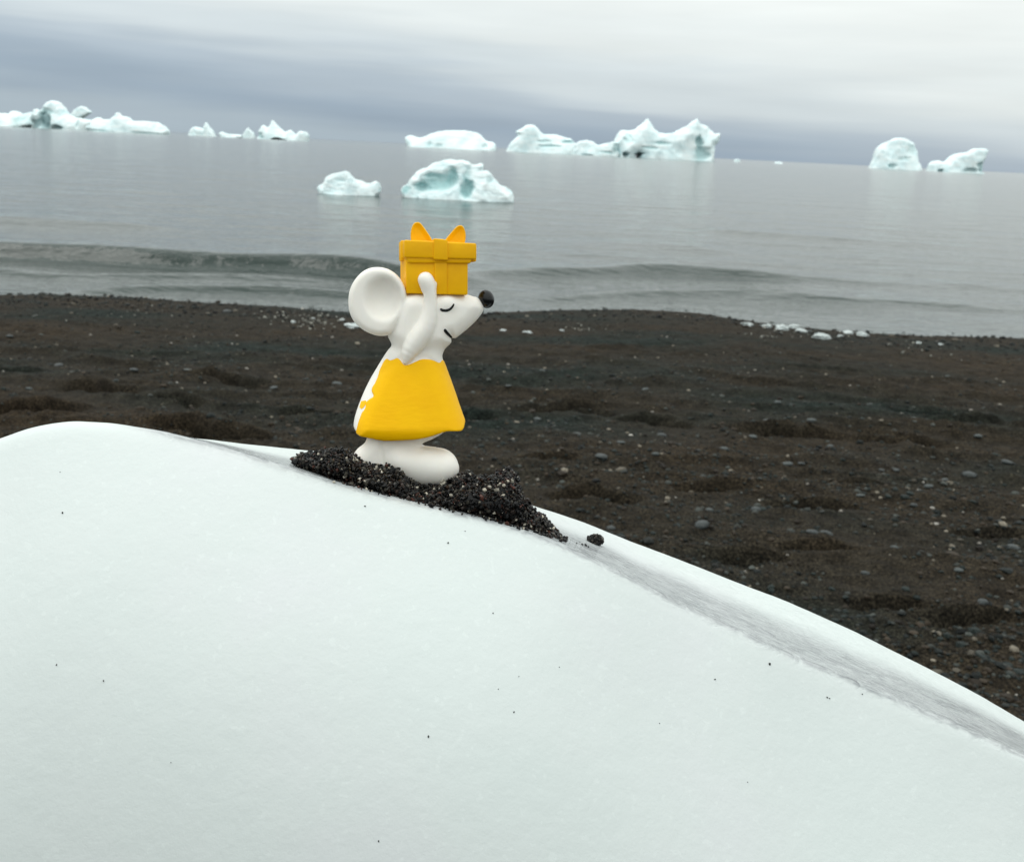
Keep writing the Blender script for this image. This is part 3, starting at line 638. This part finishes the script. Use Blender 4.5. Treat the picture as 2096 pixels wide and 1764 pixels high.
def block():
    nx = 620
    xs = np.linspace(-1300, 3500, nx)
    ker = np.hanning(9); ker /= ker.sum()
    sm = lambda a: np.convolve(np.pad(a, 4, mode='edge'), ker, 'valid')
    C_ = sm(curve(CREST, xs)); L_ = sm(curve(LIP, xs))
    dc = 0.286 + 0.006 * perlin(xs / 500, .3, .7)
    dl = 0.345 + 0.003 * perlin(xs / 700, 3.3, .7)
    Yb = np.maximum(2050, C_ + 1100); db = 0.240; ex = 2.7 - 1.5 * sstep(700, 2000, xs)
    rows, clear, streak, vv = [], [], [], []  # clear: mask for the glossy band with the beach reflection painted in
    def add(p, c, k, t): rows.append(p); clear.append(np.broadcast_to(c, nx)); streak.append(np.broadcast_to(k, nx)); vv.append(np.broadcast_to(t, nx))
    P0 = unproj(xs, Yb, np.full(nx, db))
    gz = 0.12
    for q in np.linspace(0, 1, 26)[:-1]:                       # foot of the block up to the lower face
        z = gz + (P0[:, 2] - gz) * q
        y = P0[:, 1] - 0.07 * (1 - q) ** 1.5
        add(np.stack([P0[:, 0] * (1 + .0 * (1 - q)), y, z], 1), 0, 0, -0.3 + .2 * q)
    for q in np.linspace(0, 1, 130)[:-1]:                      # near face: steep below, rolling over towards the crest
        py = Yb + (C_ - Yb) * q
        dep = db + (dc - db) * (0.10 * q + 0.90 * q ** ex)
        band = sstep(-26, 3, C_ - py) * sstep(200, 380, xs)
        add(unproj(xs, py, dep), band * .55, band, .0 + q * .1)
    for q in np.linspace(0, 1, 70):                            # over the crest to the far lip
        py = C_ + (L_ - C_) * q
        dep = dc + (dl - dc) * (q ** 0.85)
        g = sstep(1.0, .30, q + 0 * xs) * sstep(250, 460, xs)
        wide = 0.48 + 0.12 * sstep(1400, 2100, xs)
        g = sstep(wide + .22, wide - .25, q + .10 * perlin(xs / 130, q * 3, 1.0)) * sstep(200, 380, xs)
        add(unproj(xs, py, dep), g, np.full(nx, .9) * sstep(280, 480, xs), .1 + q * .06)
    PL = rows[-1]
    hgt = PL[:, 2] - gz
    for q in np.linspace(0, 1, 40)[1:]:                        # far side down to the sand
        a = q * math.pi / 2
        y = PL[:, 1] + 0.13 * (math.sin(a) ** .9) + 0.05 * q
        z = PL[:, 2] - hgt * (0.10 * q + 0.90 * (1 - math.cos(a)))
        # fall quicker than the line of sight so the lip stays the outline
        z = np.minimum(z, PL[:, 2] - 0.95 * (y - PL[:, 1]))
        z = np.maximum(z, gz)
        add(np.stack([PL[:, 0], y, z], 1), 0, .3, .16 + q * .3)
    G = np.array(rows)                                         # rows x cols x 3
    # close the two ends
    cen = G[:, :, 1].mean(0)
    u = np.linspace(0, 1, nx)
    endw = np.minimum(np.clip(u / .10, 0, 1), np.clip((1 - u) / .10, 0, 1)); k = np.sqrt(1 - (1 - endw) ** 2)
    G[:, :, 2] = gz + (G[:, :, 2] - gz) * k[None]
    G[:, :, 1] = .33 + (G[:, :, 1] - .33) * (0.02 + .98 * k[None])
    # relief
    for _ in range(5):
        Gs = G.copy(); Gs[1:-1] = .25 * G[:-2] + .5 * G[1:-1] + .25 * G[2:]; G = Gs
    x, y, z = G[..., 0], G[..., 1], G[..., 2]
    d = 0.0010 * fbm(x * 14, y * 14, z * 14, 2) + 0.00007 * fbm(x * 220, y * 220, z * 220, 3)
    T1 = np.gradient(G, axis=1); T0 = np.gradient(G, axis=0); nrm = np.cross(T1, T0); nrm /= np.linalg.norm(nrm, axis=2)[..., None] + 1e-9
    G = G + nrm * d[..., None]
    UVc = np.stack([np.broadcast_to((xs / 7800.0)[None], x.shape), np.broadcast_to(np.array(vv), x.shape)], -1)
    f = grid_faces(G.shape[0], nx)
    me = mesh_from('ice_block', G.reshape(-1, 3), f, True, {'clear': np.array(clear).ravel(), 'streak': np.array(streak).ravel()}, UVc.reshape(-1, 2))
    return me
ice_me = block()
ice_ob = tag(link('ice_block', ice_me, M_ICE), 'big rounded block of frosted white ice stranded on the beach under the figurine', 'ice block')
ICE_BVH = BVHTree.FromPolygons([v.co for v in ice_me.vertices], [p.vertices[:] for p in ice_me.polygons])
def on_ice(px, py):
    d = ray(float(px), float(py)); hit = ICE_BVH.ray_cast(Vector(CAM), Vector(d))
    return np.array(hit[0]), np.array(hit[1])

# ------------------------------------------------------------------ sand mound under the figurine
def cam_frame(px, py, depth):
    """axes at a point: x right, y away, z up, squared to the line of sight"""
    p = unproj(float(px), float(py), depth); y = p - CAM; y /= np.linalg.norm(y)
    x = RIGHT - y * (RIGHT @ y); x /= np.linalg.norm(x); z = np.cross(x, y)
    return p, x, y, z
DM = 0.303
MOUND = [(598, 943), (612, 938), (632, 934), (650, 930), (668, 927), (690, 924), (708, 925), (722, 931), (735, 944), (752, 955), (775, 957), (795, 958), (812, 964), (828, 978), (845, 991), (875, 1002), (912, 994), (936, 976), (955, 971),
         (972, 975), (990, 980), (1008, 978), (1026, 971), (1042, 966), (1050, 980), (1056, 1000), (1066, 1018), (1080, 1034), (1086, 1048), (1104, 1058), (1118, 1068), (1130, 1084), (1142, 1098), (1150, 1112), (1060, 1098), (900, 1060), (750, 1020), (660, 980)]
def mound():
    p0, ax, ay, az = cam_frame(870, 1000, DM); k = DM / F
    A = np.array([((x - 870) * k, (1000 - y) * k) for x, y in MOUND]); A = chaikin(A, 1)
    st = 0.0007
    axs = [np.arange(A[:, 0].min() - .004, A[:, 0].max() + .004, st), np.arange(-.020, .026, st), np.arange(A[:, 1].min() - .003, A[:, 1].max() + .004, st)]
    X2, Z2 = np.meshgrid(axs[0], axs[2], indexing='ij'); d2 = poly_sdf(A, X2, Z2)
    top = np.interp(axs[0], A[:len(A), 0][np.argsort(A[:, 0])], A[np.argsort(A[:, 0]), 1])
    W = 0.0075 + 0.010 * np.clip(-d2 / .006, 0, 1) ** .6
    X3, Y3, Z3 = np.meshgrid(*axs, indexing='ij')
    f = rounded_extrude(np.broadcast_to(d2[:, None, :], X3.shape), Y3 - .001, np.broadcast_to(W[:, None, :], X3.shape), .006)
    f = f - 0.0016 * fbm(X3 * 150, Y3 * 150, Z3 * 150, 3)
    v, fc = surface_nets(f, axs)
    core = p0 + v[:, :1] * ax + v[:, 1:2] * ay + v[:, 2:] * az
    # grains on the surface
    quad = v[fc]; ctr = quad.mean(1); nrm = np.cross(quad[:, 1] - quad[:, 0], quad[:, 2] - quad[:, 0]); nrm /= np.linalg.norm(nrm, axis=1)[:, None] + 1e-12
    n = 25000; pick = RNG.integers(0, len(ctr), n)
    g = ctr[pick] + nrm[pick] * RNG.normal(0, .00030, n)[:, None] + RNG.normal(0, .00025, (n, 3))
    g = p0 + g[:, :1] * ax + g[:, 1:2] * ay + g[:, 2:] * az
    # loose grains spilt round the foot of the heap
    m = 900; ex = []
    for _ in range(m):
        t = random.random(); x = 600 + 560 * t; yb = np.interp(x, [600, 700, 800, 900, 1000, 1080, 1140, 1160], [944, 986, 1012, 1036, 1060, 1082, 1102, 1108]) + random.gauss(-1.5, 3.2)
        try: h, _n = on_ice(x, yb); ex.append(h + _n * .0002)
        except Exception: pass
    ex = np.array(ex)
    allp = np.concatenate([g, ex]); n = len(allp)
    size = np.clip(np.exp(RNG.normal(math.log(.00036), .38, n)), .00016, .0009)
    k_ = RNG.uniform(0, 1, (n, 1))
    c = np.where(k_ < .62, [[.003, .003, .003]], np.where(k_ < .82, [[.016, .009, .006]], np.where(k_ < .92, [[.05, .045, .036]], np.where(k_ < .96, [[.055, .020, .014]], [[.36, .33, .27]]))))
    c = c * RNG.uniform(.5, 1.5, (n, 1))
    me = bits_mesh('sand_mound', allp, size, c, (1.15, .9, .75), .3)
    cm = mesh_from('core', core, fc, True, {'tone': np.full((len(core), 3), .007)})
    return me, cm
gm, cm = mound()
sand = tag(link('sand_mound', gm, M_GRAIN), 'heap of coarse black sand grains on the ice around the feet', 'sand', kind='stuff')
tag(link('packed_sand', cm, M_GRAIN, sand), kind='stuff')

# loose clump and stray grains lying on the ice
def clump(px, py, wpx, n, name, label, cat, group=None):
    h, nr = on_ice(px, py); dep = float((h - CAM) @ FWD); r = wpx / 2 * dep / F
    q = RNG.normal(size=(n, 3)); q /= np.linalg.norm(q, axis=1)[:, None]; q *= (RNG.uniform(.2, 1, (n, 1)) ** .4) * np.array([[r, r * .8, r * .62]])
    size = np.clip(RNG.normal(.00042, .0001, n), .0002, .0007)
    c = np.where(RNG.uniform(0, 1, (n, 1)) < .8, [[.012, .011, .010]], [[.07, .06, .05]]) * RNG.uniform(.5, 1.5, (n, 1))
    o = link(name, bits_mesh(name, q, size, c, (1.1, .9, .8), .3), M_GRAIN, None, Vector(h + np.array([0, 0, r * .5])))
    return tag(o, label, cat, group)
clump(1218, 1112, 32, 420, 'sand_clump', 'small clump of black sand lying alone on the ice slope', 'sand clump')
GR = [mesh_from('sand_grain', ICO_V * (1 + RNG.uniform(-.25, .25, (12, 1))) * np.array([1.3, .8, .7]), ICO_F, False, {'tone': np.full((12, 3), .012)}) for _ in range(4)]
for me in GR: me.materials.append(M_GRAIN)
def grain(px, py, wpx, label, group):
    h, nr = on_ice(px, py); dep = float((h - CAM) @ FWD); r = wpx / 2 * dep / F
    r *= .78; o = link('sand_grain', random.choice(GR)); o.location = h + nr * r * .25; o.scale = (r,) * 3; o.rotation_euler = (random.random() * 3, random.random() * 3, random.random() * 6)
    tag(o, label, 'sand grain', group)
for a in [(1180, 1112, 6), (1192, 1115, 7), (1199, 1117, 9), (1204, 1120, 6), (1187, 1110, 3), (1168, 1106, 3)]: grain(*a, 'black sand grain beside the small clump of sand', 'grains beside the sand clump')
for a in [(128, 1050, 6), (917, 1111, 6), (1009, 1255, 4), (116, 1360, 5), (212, 1393, 5), (1052, 1457, 5), (877, 1507, 6), (775, 1721, 5), (1575, 1359, 8), (1463, 1390, 5), (1693, 1427, 5), (1698, 1429, 4), (1765, 1420, 4), (747, 1036, 5), (1145, 1365, 3), (1062, 1384, 3),
          (952, 1087, 3), (123, 966, 3), (1350, 1480, 3), (1020, 1410, 3), (350, 1560, 3), (1530, 1600, 3)]: grain(*a, 'single black grain speck on the smooth white face of the ice', 'grain specks on the ice face')

# ------------------------------------------------------------------ the figurine (outline in photo pixels, 3229 wide)
FS = 3229 / 2096 * F
DEP = 0.3065
c1 = lambda p: [(1050 + x * .28626, 680 + y * .28626) for x, y in p]
c2 = lambda p: [(1050 + x * .28626, 1080 + y * .28626) for x, y in p]
KX, KY = 1330.0, 1500.0
_p0, _ax, _ay, _az = cam_frame(1330 * .6491, 1110 * .6491, DEP)
UNIT = float(np.linalg.norm(_p0 - CAM)) / (FS * math.sqrt(1 + ((1330 * .6491 - CX) / F) ** 2 + ((1110 * .6491 - CY) / F) ** 2))
base_pt = _p0 + _az * ((1110 - KY) * UNIT)
mouse = bpy.data.objects.new('mouse_figurine', None); COL.objects.link(mouse)
mouse.matrix_world = Matrix([[_ax[i], _ay[i], _az[i], base_pt[i]] for i in range(3)] + [[0, 0, 0, 1]])
tag(mouse, 'white toy mouse figurine in yellow dress carrying a yellow gift box, standing in black sand', 'figurine')
def loc(v): return np.stack([(v[:, 0] - KX) * UNIT, v[:, 1] * UNIT, (KY - v[:, 2]) * UNIT], 1)   # v = (px, depth px, py)
def fig_mesh(name, f, axs, it=1):
    v, fc = surface_nets(f, axs); v = relax(v, fc, it, .5)
    return mesh_from(name, loc(v), fc[:, ::-1])
ST = 3.5
axs = [np.arange(1085, 1575, ST), np.arange(-140, 140, ST), np.arange(835, 1550, ST)]
X2, Y2 = np.meshgrid(axs[0], axs[2], indexing='ij'); X3, W3, Y3 = np.meshgrid(*axs, indexing='ij')
e3 = lambda a: np.broadcast_to(a[:, None, :], X3.shape)
def figure():
    A3 = np.abs(W3)
    head = chaikin(c1([(800, 868), (1100, 868), (1470, 868), (1540, 890), (1605, 905), (1650, 960), (1668, 1020), (1640, 1085), (1560, 1180), (1450, 1275), (1390, 1322), (1355, 1350), (1325, 1352), (1308, 1340), (1295, 1352), (1308, 1385), (1290, 1415), (1235, 1462), (1210, 1510), (1197, 1570), (1210, 1680), (640, 1680), (560, 1620),
                       (600, 1500), (655, 1435), (640, 1390), (600, 1322), (640, 1180), (700, 1020)]), 2)
    dh = poly_sdf(head, X2, Y2)
    Wh = np.interp(X2, [1230, 1280, 1400, 1470, 1525], [66, 80, 76, 54, 32])
    Wh = np.where(Y2 > 1060, Wh + (62 - Wh) * sstep(1060, 1110, Y2), Wh)
    f = rounded_extrude(e3(dh), W3, e3(Wh), 46)
    # eyelid swelling and cheek
    f = smin(f, ellipsoid(X3, A3, Y3, (1408, 50, 962), (30, 24, 24)), 14)
    # ears: thick dished discs on both sides
    ear2 = chaikin(c1([(520, 588), (640, 615), (740, 690), (800, 800), (820, 900), (790, 1000), (740, 1150), (660, 1290), (600, 1322), (480, 1325), (370, 1282), (265, 1200), (205, 1090), (190, 960), (215, 810), (300, 680), (400, 608)]), 2)
    de = poly_sdf(ear2, X2, Y2)
    ew = A3 - 52
    ear = rounded_extrude(e3(de), ew, np.full(X2.shape, 26.0)[:, None, :] + 0 * X3, 20)
    dish = ellipsoid(X3, A3, Y3, (1214, 92, 946), (58, 54, 66))
    ear = smax(ear, -dish, 14)
    f = smin(f, ear, 8)
    # arms, hands lifted to the box
    arm = None
    chain = [((1280, 74, 1139), 10), ((1291, 71, 1108), 28), ((1322, 72, 1064), 33), ((1350, 75, 1026), 28), ((1357, 78, 975), 21), ((1358, 80, 930), 19), ((1348, 80, 897), 25), ((1343, 78, 889), 24)]
    cp = np.array([[*p, r] for p, r in chain]); tq = np.linspace(0, len(cp) - 1, 19)
    cp = np.stack([np.interp(tq, np.arange(len(cp)), cp[:, i]) for i in range(4)], 1)
    for _ in range(2): cp[1:-1] = .25 * cp[:-2] + .5 * cp[1:-1] + .25 * cp[2:]
    for a, b in zip(cp[:-1], cp[1:]):
        s = round_cone(X3, A3, Y3, a[:3], b[:3], a[3], b[3]); arm = s if arm is None else np.minimum(arm, s)
    arm = smin(arm, round_cone(X3, A3, Y3, (1362, 82, 925), (1371, 76, 902), 8, 8), 6)
    arm = smin(arm, round_cone(X3, A3, Y3, (1338, 78, 920), (1330, 72, 895), 8, 7), 6)
    f = smin(f, arm, 4)
    # torso
    tors = chaikin(c2([(600, 90), (690, 20), (1100, 20), (1190, 130), (1235, 270), (1295, 430), (1352, 600), (1405, 760), (1445, 870), (1480, 990), (1500, 1120), (250, 1120), (222, 1000), (226, 880), (268, 720), (375, 460), (500, 250)]), 2)
    dt = poly_sdf(tors, X2, Y2)
    Wt = np.interp(Y2, [1090, 1130, 1250, 1350, 1400], [60, 66, 96, 118, 124])
    xc = np.interp(Y2, [1100, 1350], [1310, 1290]); hw = np.interp(Y2, [1100, 1350], [95, 175])
    Wt = Wt * (1 - .28 * np.clip(((X2 - xc) / hw), -1, 1) ** 2)
    torso = rounded_extrude(e3(dt), W3, e3(Wt), 62)
    hem = c2([(215, 840), (225, 920), (262, 965), (400, 1015), (560, 1042), (720, 1038), (900, 1028), (1050, 1002), (1180, 958), (1250, 938), (1390, 948), (1424, 925), (1450, 850), (1450, 0), (200, 0)])
    body_t = smax(torso, e3(poly_sdf(chaikin(hem, 1), X2, Y2)), 6)
    f = smin(f, body_t, 6)
    # belly, legs, feet
    belly = chaikin(c2([(420, 900), (1200, 900), (1260, 950), (1180, 1010), (1070, 1068), (960, 1108), (990, 1168), (1020, 1300), (980, 1480), (500, 1480), (260, 1380), (215, 1255), (300, 1168), (350, 1100), (382, 1030)]), 2)
    db_ = poly_sdf(belly, X2, Y2)
    f = smin(f, rounded_extrude(e3(db_), W3, np.full(X3.shape, 74.0), 40), 10)
    foot = round_cone(X3, A3, Y3, (1383, 44, 1474), (1260, 40, 1450), 55, 50)
    foot = smin(foot, ellipsoid(X3, A3, Y3, (1337, 44, 1476), (103, 46, 55)), 18)
    f = smin(f, foot, 12)
    heel = round_cone(X3, W3, Y3, (1150, 0, 1440), (1215, 0, 1470), 34, 46)
    f = smin(f, heel, 14)
    # faint crease between the two legs
    f = f + 4.0 * np.exp(-((X3 - 1203 - (Y3 - 1400) * .08) / 6) ** 2) * sstep(1380, 1400, Y3) * (1 - sstep(1445, 1480, Y3)) * (W3 < 0)
    body = fig_mesh('body', f, axs, 1)
    # dress: painted shell that leaves the back bare, with a chipped edge
    dress2 = c2([(640, 145), (690, 148), (735, 178), (765, 215), (790, 242), (812, 246), (860, 232), (930, 200), (975, 180), (1080, 183), (1192, 190), (1225, 195), (1330, 400), (1400, 600), (1470, 800), (1448, 880), (1432, 935), (1400, 964), (1330, 962), (1250, 955), (1180, 975), (1050, 1020), (900, 1045), (720, 1055),
                 (560, 1060), (400, 1030), (310, 1008), (265, 985), (268, 940), (290, 860), (322, 772), (345, 740), (372, 690), (368, 655), (402, 612), (455, 590), (458, 572), (432, 545), (436, 480), (470, 440), (478, 420), (505, 360), (520, 300), (555, 215), (590, 175)])
    dd = poly_sdf(chaikin(dress2, 1), X2, Y2)
    edge = 2.2 * perlin(X3 / 14, W3 / 14, Y3 / 14)
    shell = smax(torso - 3.6 + .5 * perlin(X3 / 30, W3 / 30, Y3 / 9), e3(dd) + edge * (X3 < 1230), 3.0)
    return body, fig_mesh('dress', shell, axs, 1)
body_me, dress_me = figure()
body = link('body', body_me, M_WHITE, mouse)
link('dress', dress_me, M_DRESS, mouse)
# chip of paint left on the bare back edge
BV = BVHTree.FromPolygons([v.co for v in body_me.vertices], [p.vertices[:] for p in body_me.polygons])
def on_body(px, py, far=False):
    o = loc(np.array([[px, 400.0 if far else -400.0, py]]))[0]
    h = BV.ray_cast(Vector(o), Vector((0, -1 if far else 1, 0))); return np.array(h[0]), np.array(h[1])
def tube(name, pts, rad, mat, parent, far=False, flat=.55):
    """painted line raised a little from the surface it follows"""
    pts = np.array(pts, float); n = 26; t = np.linspace(0, 1, len(pts)); tt = np.linspace(0, 1, n)
    # smooth curve through the points
    P = np.stack([np.interp(tt, t, pts[:, 0]), np.interp(tt, t, pts[:, 1])], 1); rr = np.interp(tt, np.linspace(0, 1, len(rad)), rad) * UNIT
    for _ in range(3): P[1:-1] = .25 * P[:-2] + .5 * P[1:-1] + .25 * P[2:]
    hits = []
    for x, y in P:
        c, nn = on_body(x, y, far)
        if c.ndim and c.size == 3 and c[0] is not None: hits.append((c, nn))
        else: hits.append(hits[-1])
    C, Nn = zip(*hits); C = np.array(C, float) + 1e-6 * np.arange(n)[:, None] * np.array([1.0, 0, -1.0]); Nn = np.array(Nn, float)
    for _ in range(3): C[1:-1] = .25 * C[:-2] + .5 * C[1:-1] + .25 * C[2:]; Nn[1:-1] = .25 * Nn[:-2] + .5 * Nn[1:-1] + .25 * Nn[2:]
    T = np.gradient(C, axis=0); T /= np.linalg.norm(T, axis=1)[:, None]; B = np.cross(T, Nn); B /= np.linalg.norm(B, axis=1)[:, None]
    k = 10; a = np.linspace(0, 2 * math.pi, k, endpoint=False)
    taper = np.sqrt(np.clip(1 - (np.abs(np.linspace(-1, 1, n)) ** 10), 0.02, 1))
    V = C[:, None] + (B[:, None] * np.cos(a)[None, :, None] + Nn[:, None] * np.sin(a)[None, :, None] * flat) * (rr * taper)[:, None, None]
    me = mesh_from(name, V.reshape(-1, 3), grid_faces(n, k, True))
    return link(name, me, mat, parent)
eye_px = c1([(1180, 1035), (1195, 1055), (1240, 1060), (1285, 1045), (1315, 1010), (1328, 980)])
mouth_px = c1([(1222, 1256), (1238, 1282), (1262, 1308), (1288, 1332), (1309, 1350)])
for far in (False, True):
    tube('closed_eye', eye_px, [3.5, 4.6, 4.4, 4.2, 3.6, 2.8], M_BLACK, mouse, far)
    tube('mouth', mouth_px, [4.6, 5.4, 5.0, 4.2, 3.4], M_BLACK, mouse, far)
nv = ICO3_V * (1 + .03 * fbm(ICO3_V[:, 0] * 2, ICO3_V[:, 1] * 2, ICO3_V[:, 2] * 2, 2))[:, None]
nv = np.stack([1534 + nv[:, 0] * 25.5, nv[:, 1] * 27, 943 + nv[:, 2] * 29.5 + nv[:, 0] * 3], 1)
link('nose', mesh_from('nose', loc(nv), ICO3_F[:, ::-1]), M_BLACK, mouse)
ch = c2([(318, 640), (372, 628), (380, 650), (352, 700), (322, 722), (302, 705)])
def chip():
    C = [on_body(x, y) for x, y in ch]; P = np.array([c + n * 1.2 * UNIT for c, n in C]); Q = np.array([c - n * 3 * UNIT for c, n in C]); n = len(P)
    V = np.concatenate([P, Q, P.mean(0)[None], Q.mean(0)[None]])
    F_ = [(2 * n, i, (i + 1) % n) for i in range(n)] + [(i, n + i, n + (i + 1) % n) for i in range(n)] + [(i, n + (i + 1) % n, (i + 1) % n) for i in range(n)]
    return mesh_from('paint_chip', V, np.array(F_), False)
link('paint_chip', chip(), M_DRESS, mouse)

# gift box with lid, ribbon and bow
import bmesh
TH = math.radians(9.0)
def box_pt(u, w, y):      # u along the front from its left corner, w into the box, y photo height
    return (u * math.cos(TH) + 0 * w, u * math.sin(TH) * .0 + w, y)
def solid_from(name, corners8, bev, mat, parent, seg=3):
    bm = bmesh.new(); vs_ = [bm.verts.new(loc(np.array([c]))[0]) for c in corners8]
    for f in ((0, 1, 2, 3), (7, 6, 5, 4), (0, 4, 5, 1), (1, 5, 6, 2), (2, 6, 7, 3), (3, 7, 4, 0)): bm.faces.new([vs_[i] for i in f])
    bmesh.ops.recalc_face_normals(bm, faces=bm.faces)
    bmesh.ops.bevel(bm, geom=list(bm.edges), offset=bev * UNIT, segments=seg, profile=.5, affect='EDGES')
    for f in bm.faces: f.smooth = True
    me = bpy.data.meshes.new(name); bm.to_mesh(me); bm.free(); me.shade_auto_smooth if False else None
    return link(name, me, mat, parent)
def prism(fl, fr, w0, w1, ytl, ytr, ybl, ybr, skew, taper=0):
    """front left/right x at top, depths, heights; the far end is shifted by skew so the left side shows"""
    q = lambda x, w, y: (x + skew * (w - w0) / (w1 - w0), w, y)
    return [q(fl, w0, ytl), q(fr, w0, ytr), q(fr - taper, w0, ybr), q(fl + taper, w0, ybl),
            q(fl, w1, ytl + 3), q(fr, w1, ytr + 3), q(fr - taper, w1, ybr - 1), q(fl + taper, w1, ybl - 1)]
gift = solid_from('gift_box', prism(1283, 1474, -66, 62, 800, 806, 930, 934, -20, 1), 4, M_BOX, mouse)
gift['label'] = 'yellow gift box balanced on the head'
lid = solid_from('lid', prism(1279, 1500, -80, 76, 768, 777, 822, 826, -20, 0), 5, M_BOX, gift)
solid_from('ledge', prism(1282, 1490, -74, 70, 815, 818, 838, 838, -20, 8), 5, M_BOX, gift)
solid_from('ribbon', prism(1369, 1411, -86, 82, 764, 768, 828, 830, -20, -1), 3, M_BOX, gift)
solid_from('ribbon', prism(1370, 1410, -71, 66, 800, 800, 932, 933, -20, 0), 3, M_BOX, gift)
solid_from('ribbon', [(1268, -22, 764), (1502, -22, 772), (1502, -22, 828), (1268, -22, 826), (1260, 22, 766), (1494, 22, 774), (1494, 22, 827), (1260, 22, 825)], 3, M_BOX, gift)
solid_from('knot', prism(1366, 1406, -26, 22, 757, 759, 785, 785, -6, 0), 7, M_BOX, gift)
def bow_loop(poly):
    A = chaikin(c1(poly), 2); s = 2.2
    ax_ = [np.arange(A[:, 0].min() - 10, A[:, 0].max() + 10, s), np.arange(-34, 34, s), np.arange(A[:, 1].min() - 10, A[:, 1].max() + 10, s)]
    x2, y2 = np.meshgrid(ax_[0], ax_[2], indexing='ij'); d = poly_sdf(A, x2, y2); x3, w3, y3 = np.meshgrid(*ax_, indexing='ij')
    f = rounded_extrude(np.broadcast_to(d[:, None, :], x3.shape), w3, np.full(x3.shape, 21.0), 8)
    dish = np.clip(-d / 16, 0, 1) ** .8 * 9
    f = np.maximum(f, np.abs(w3) - 21 + dish[:, None, :])
    return link('bow_loop', fig_mesh('bow_loop', f, ax_, 1), M_BOX, gift)
bow_loop([(935, 92), (970, 98), (1010, 150), (1060, 220), (1110, 300), (1090, 345), (900, 345), (868, 300), (862, 220), (875, 150), (900, 105)])
bow_loop([(1410, 122), (1440, 135), (1462, 190), (1468, 250), (1452, 330), (1430, 360), (1240, 345), (1225, 300), (1290, 220), (1350, 150), (1385, 125)])
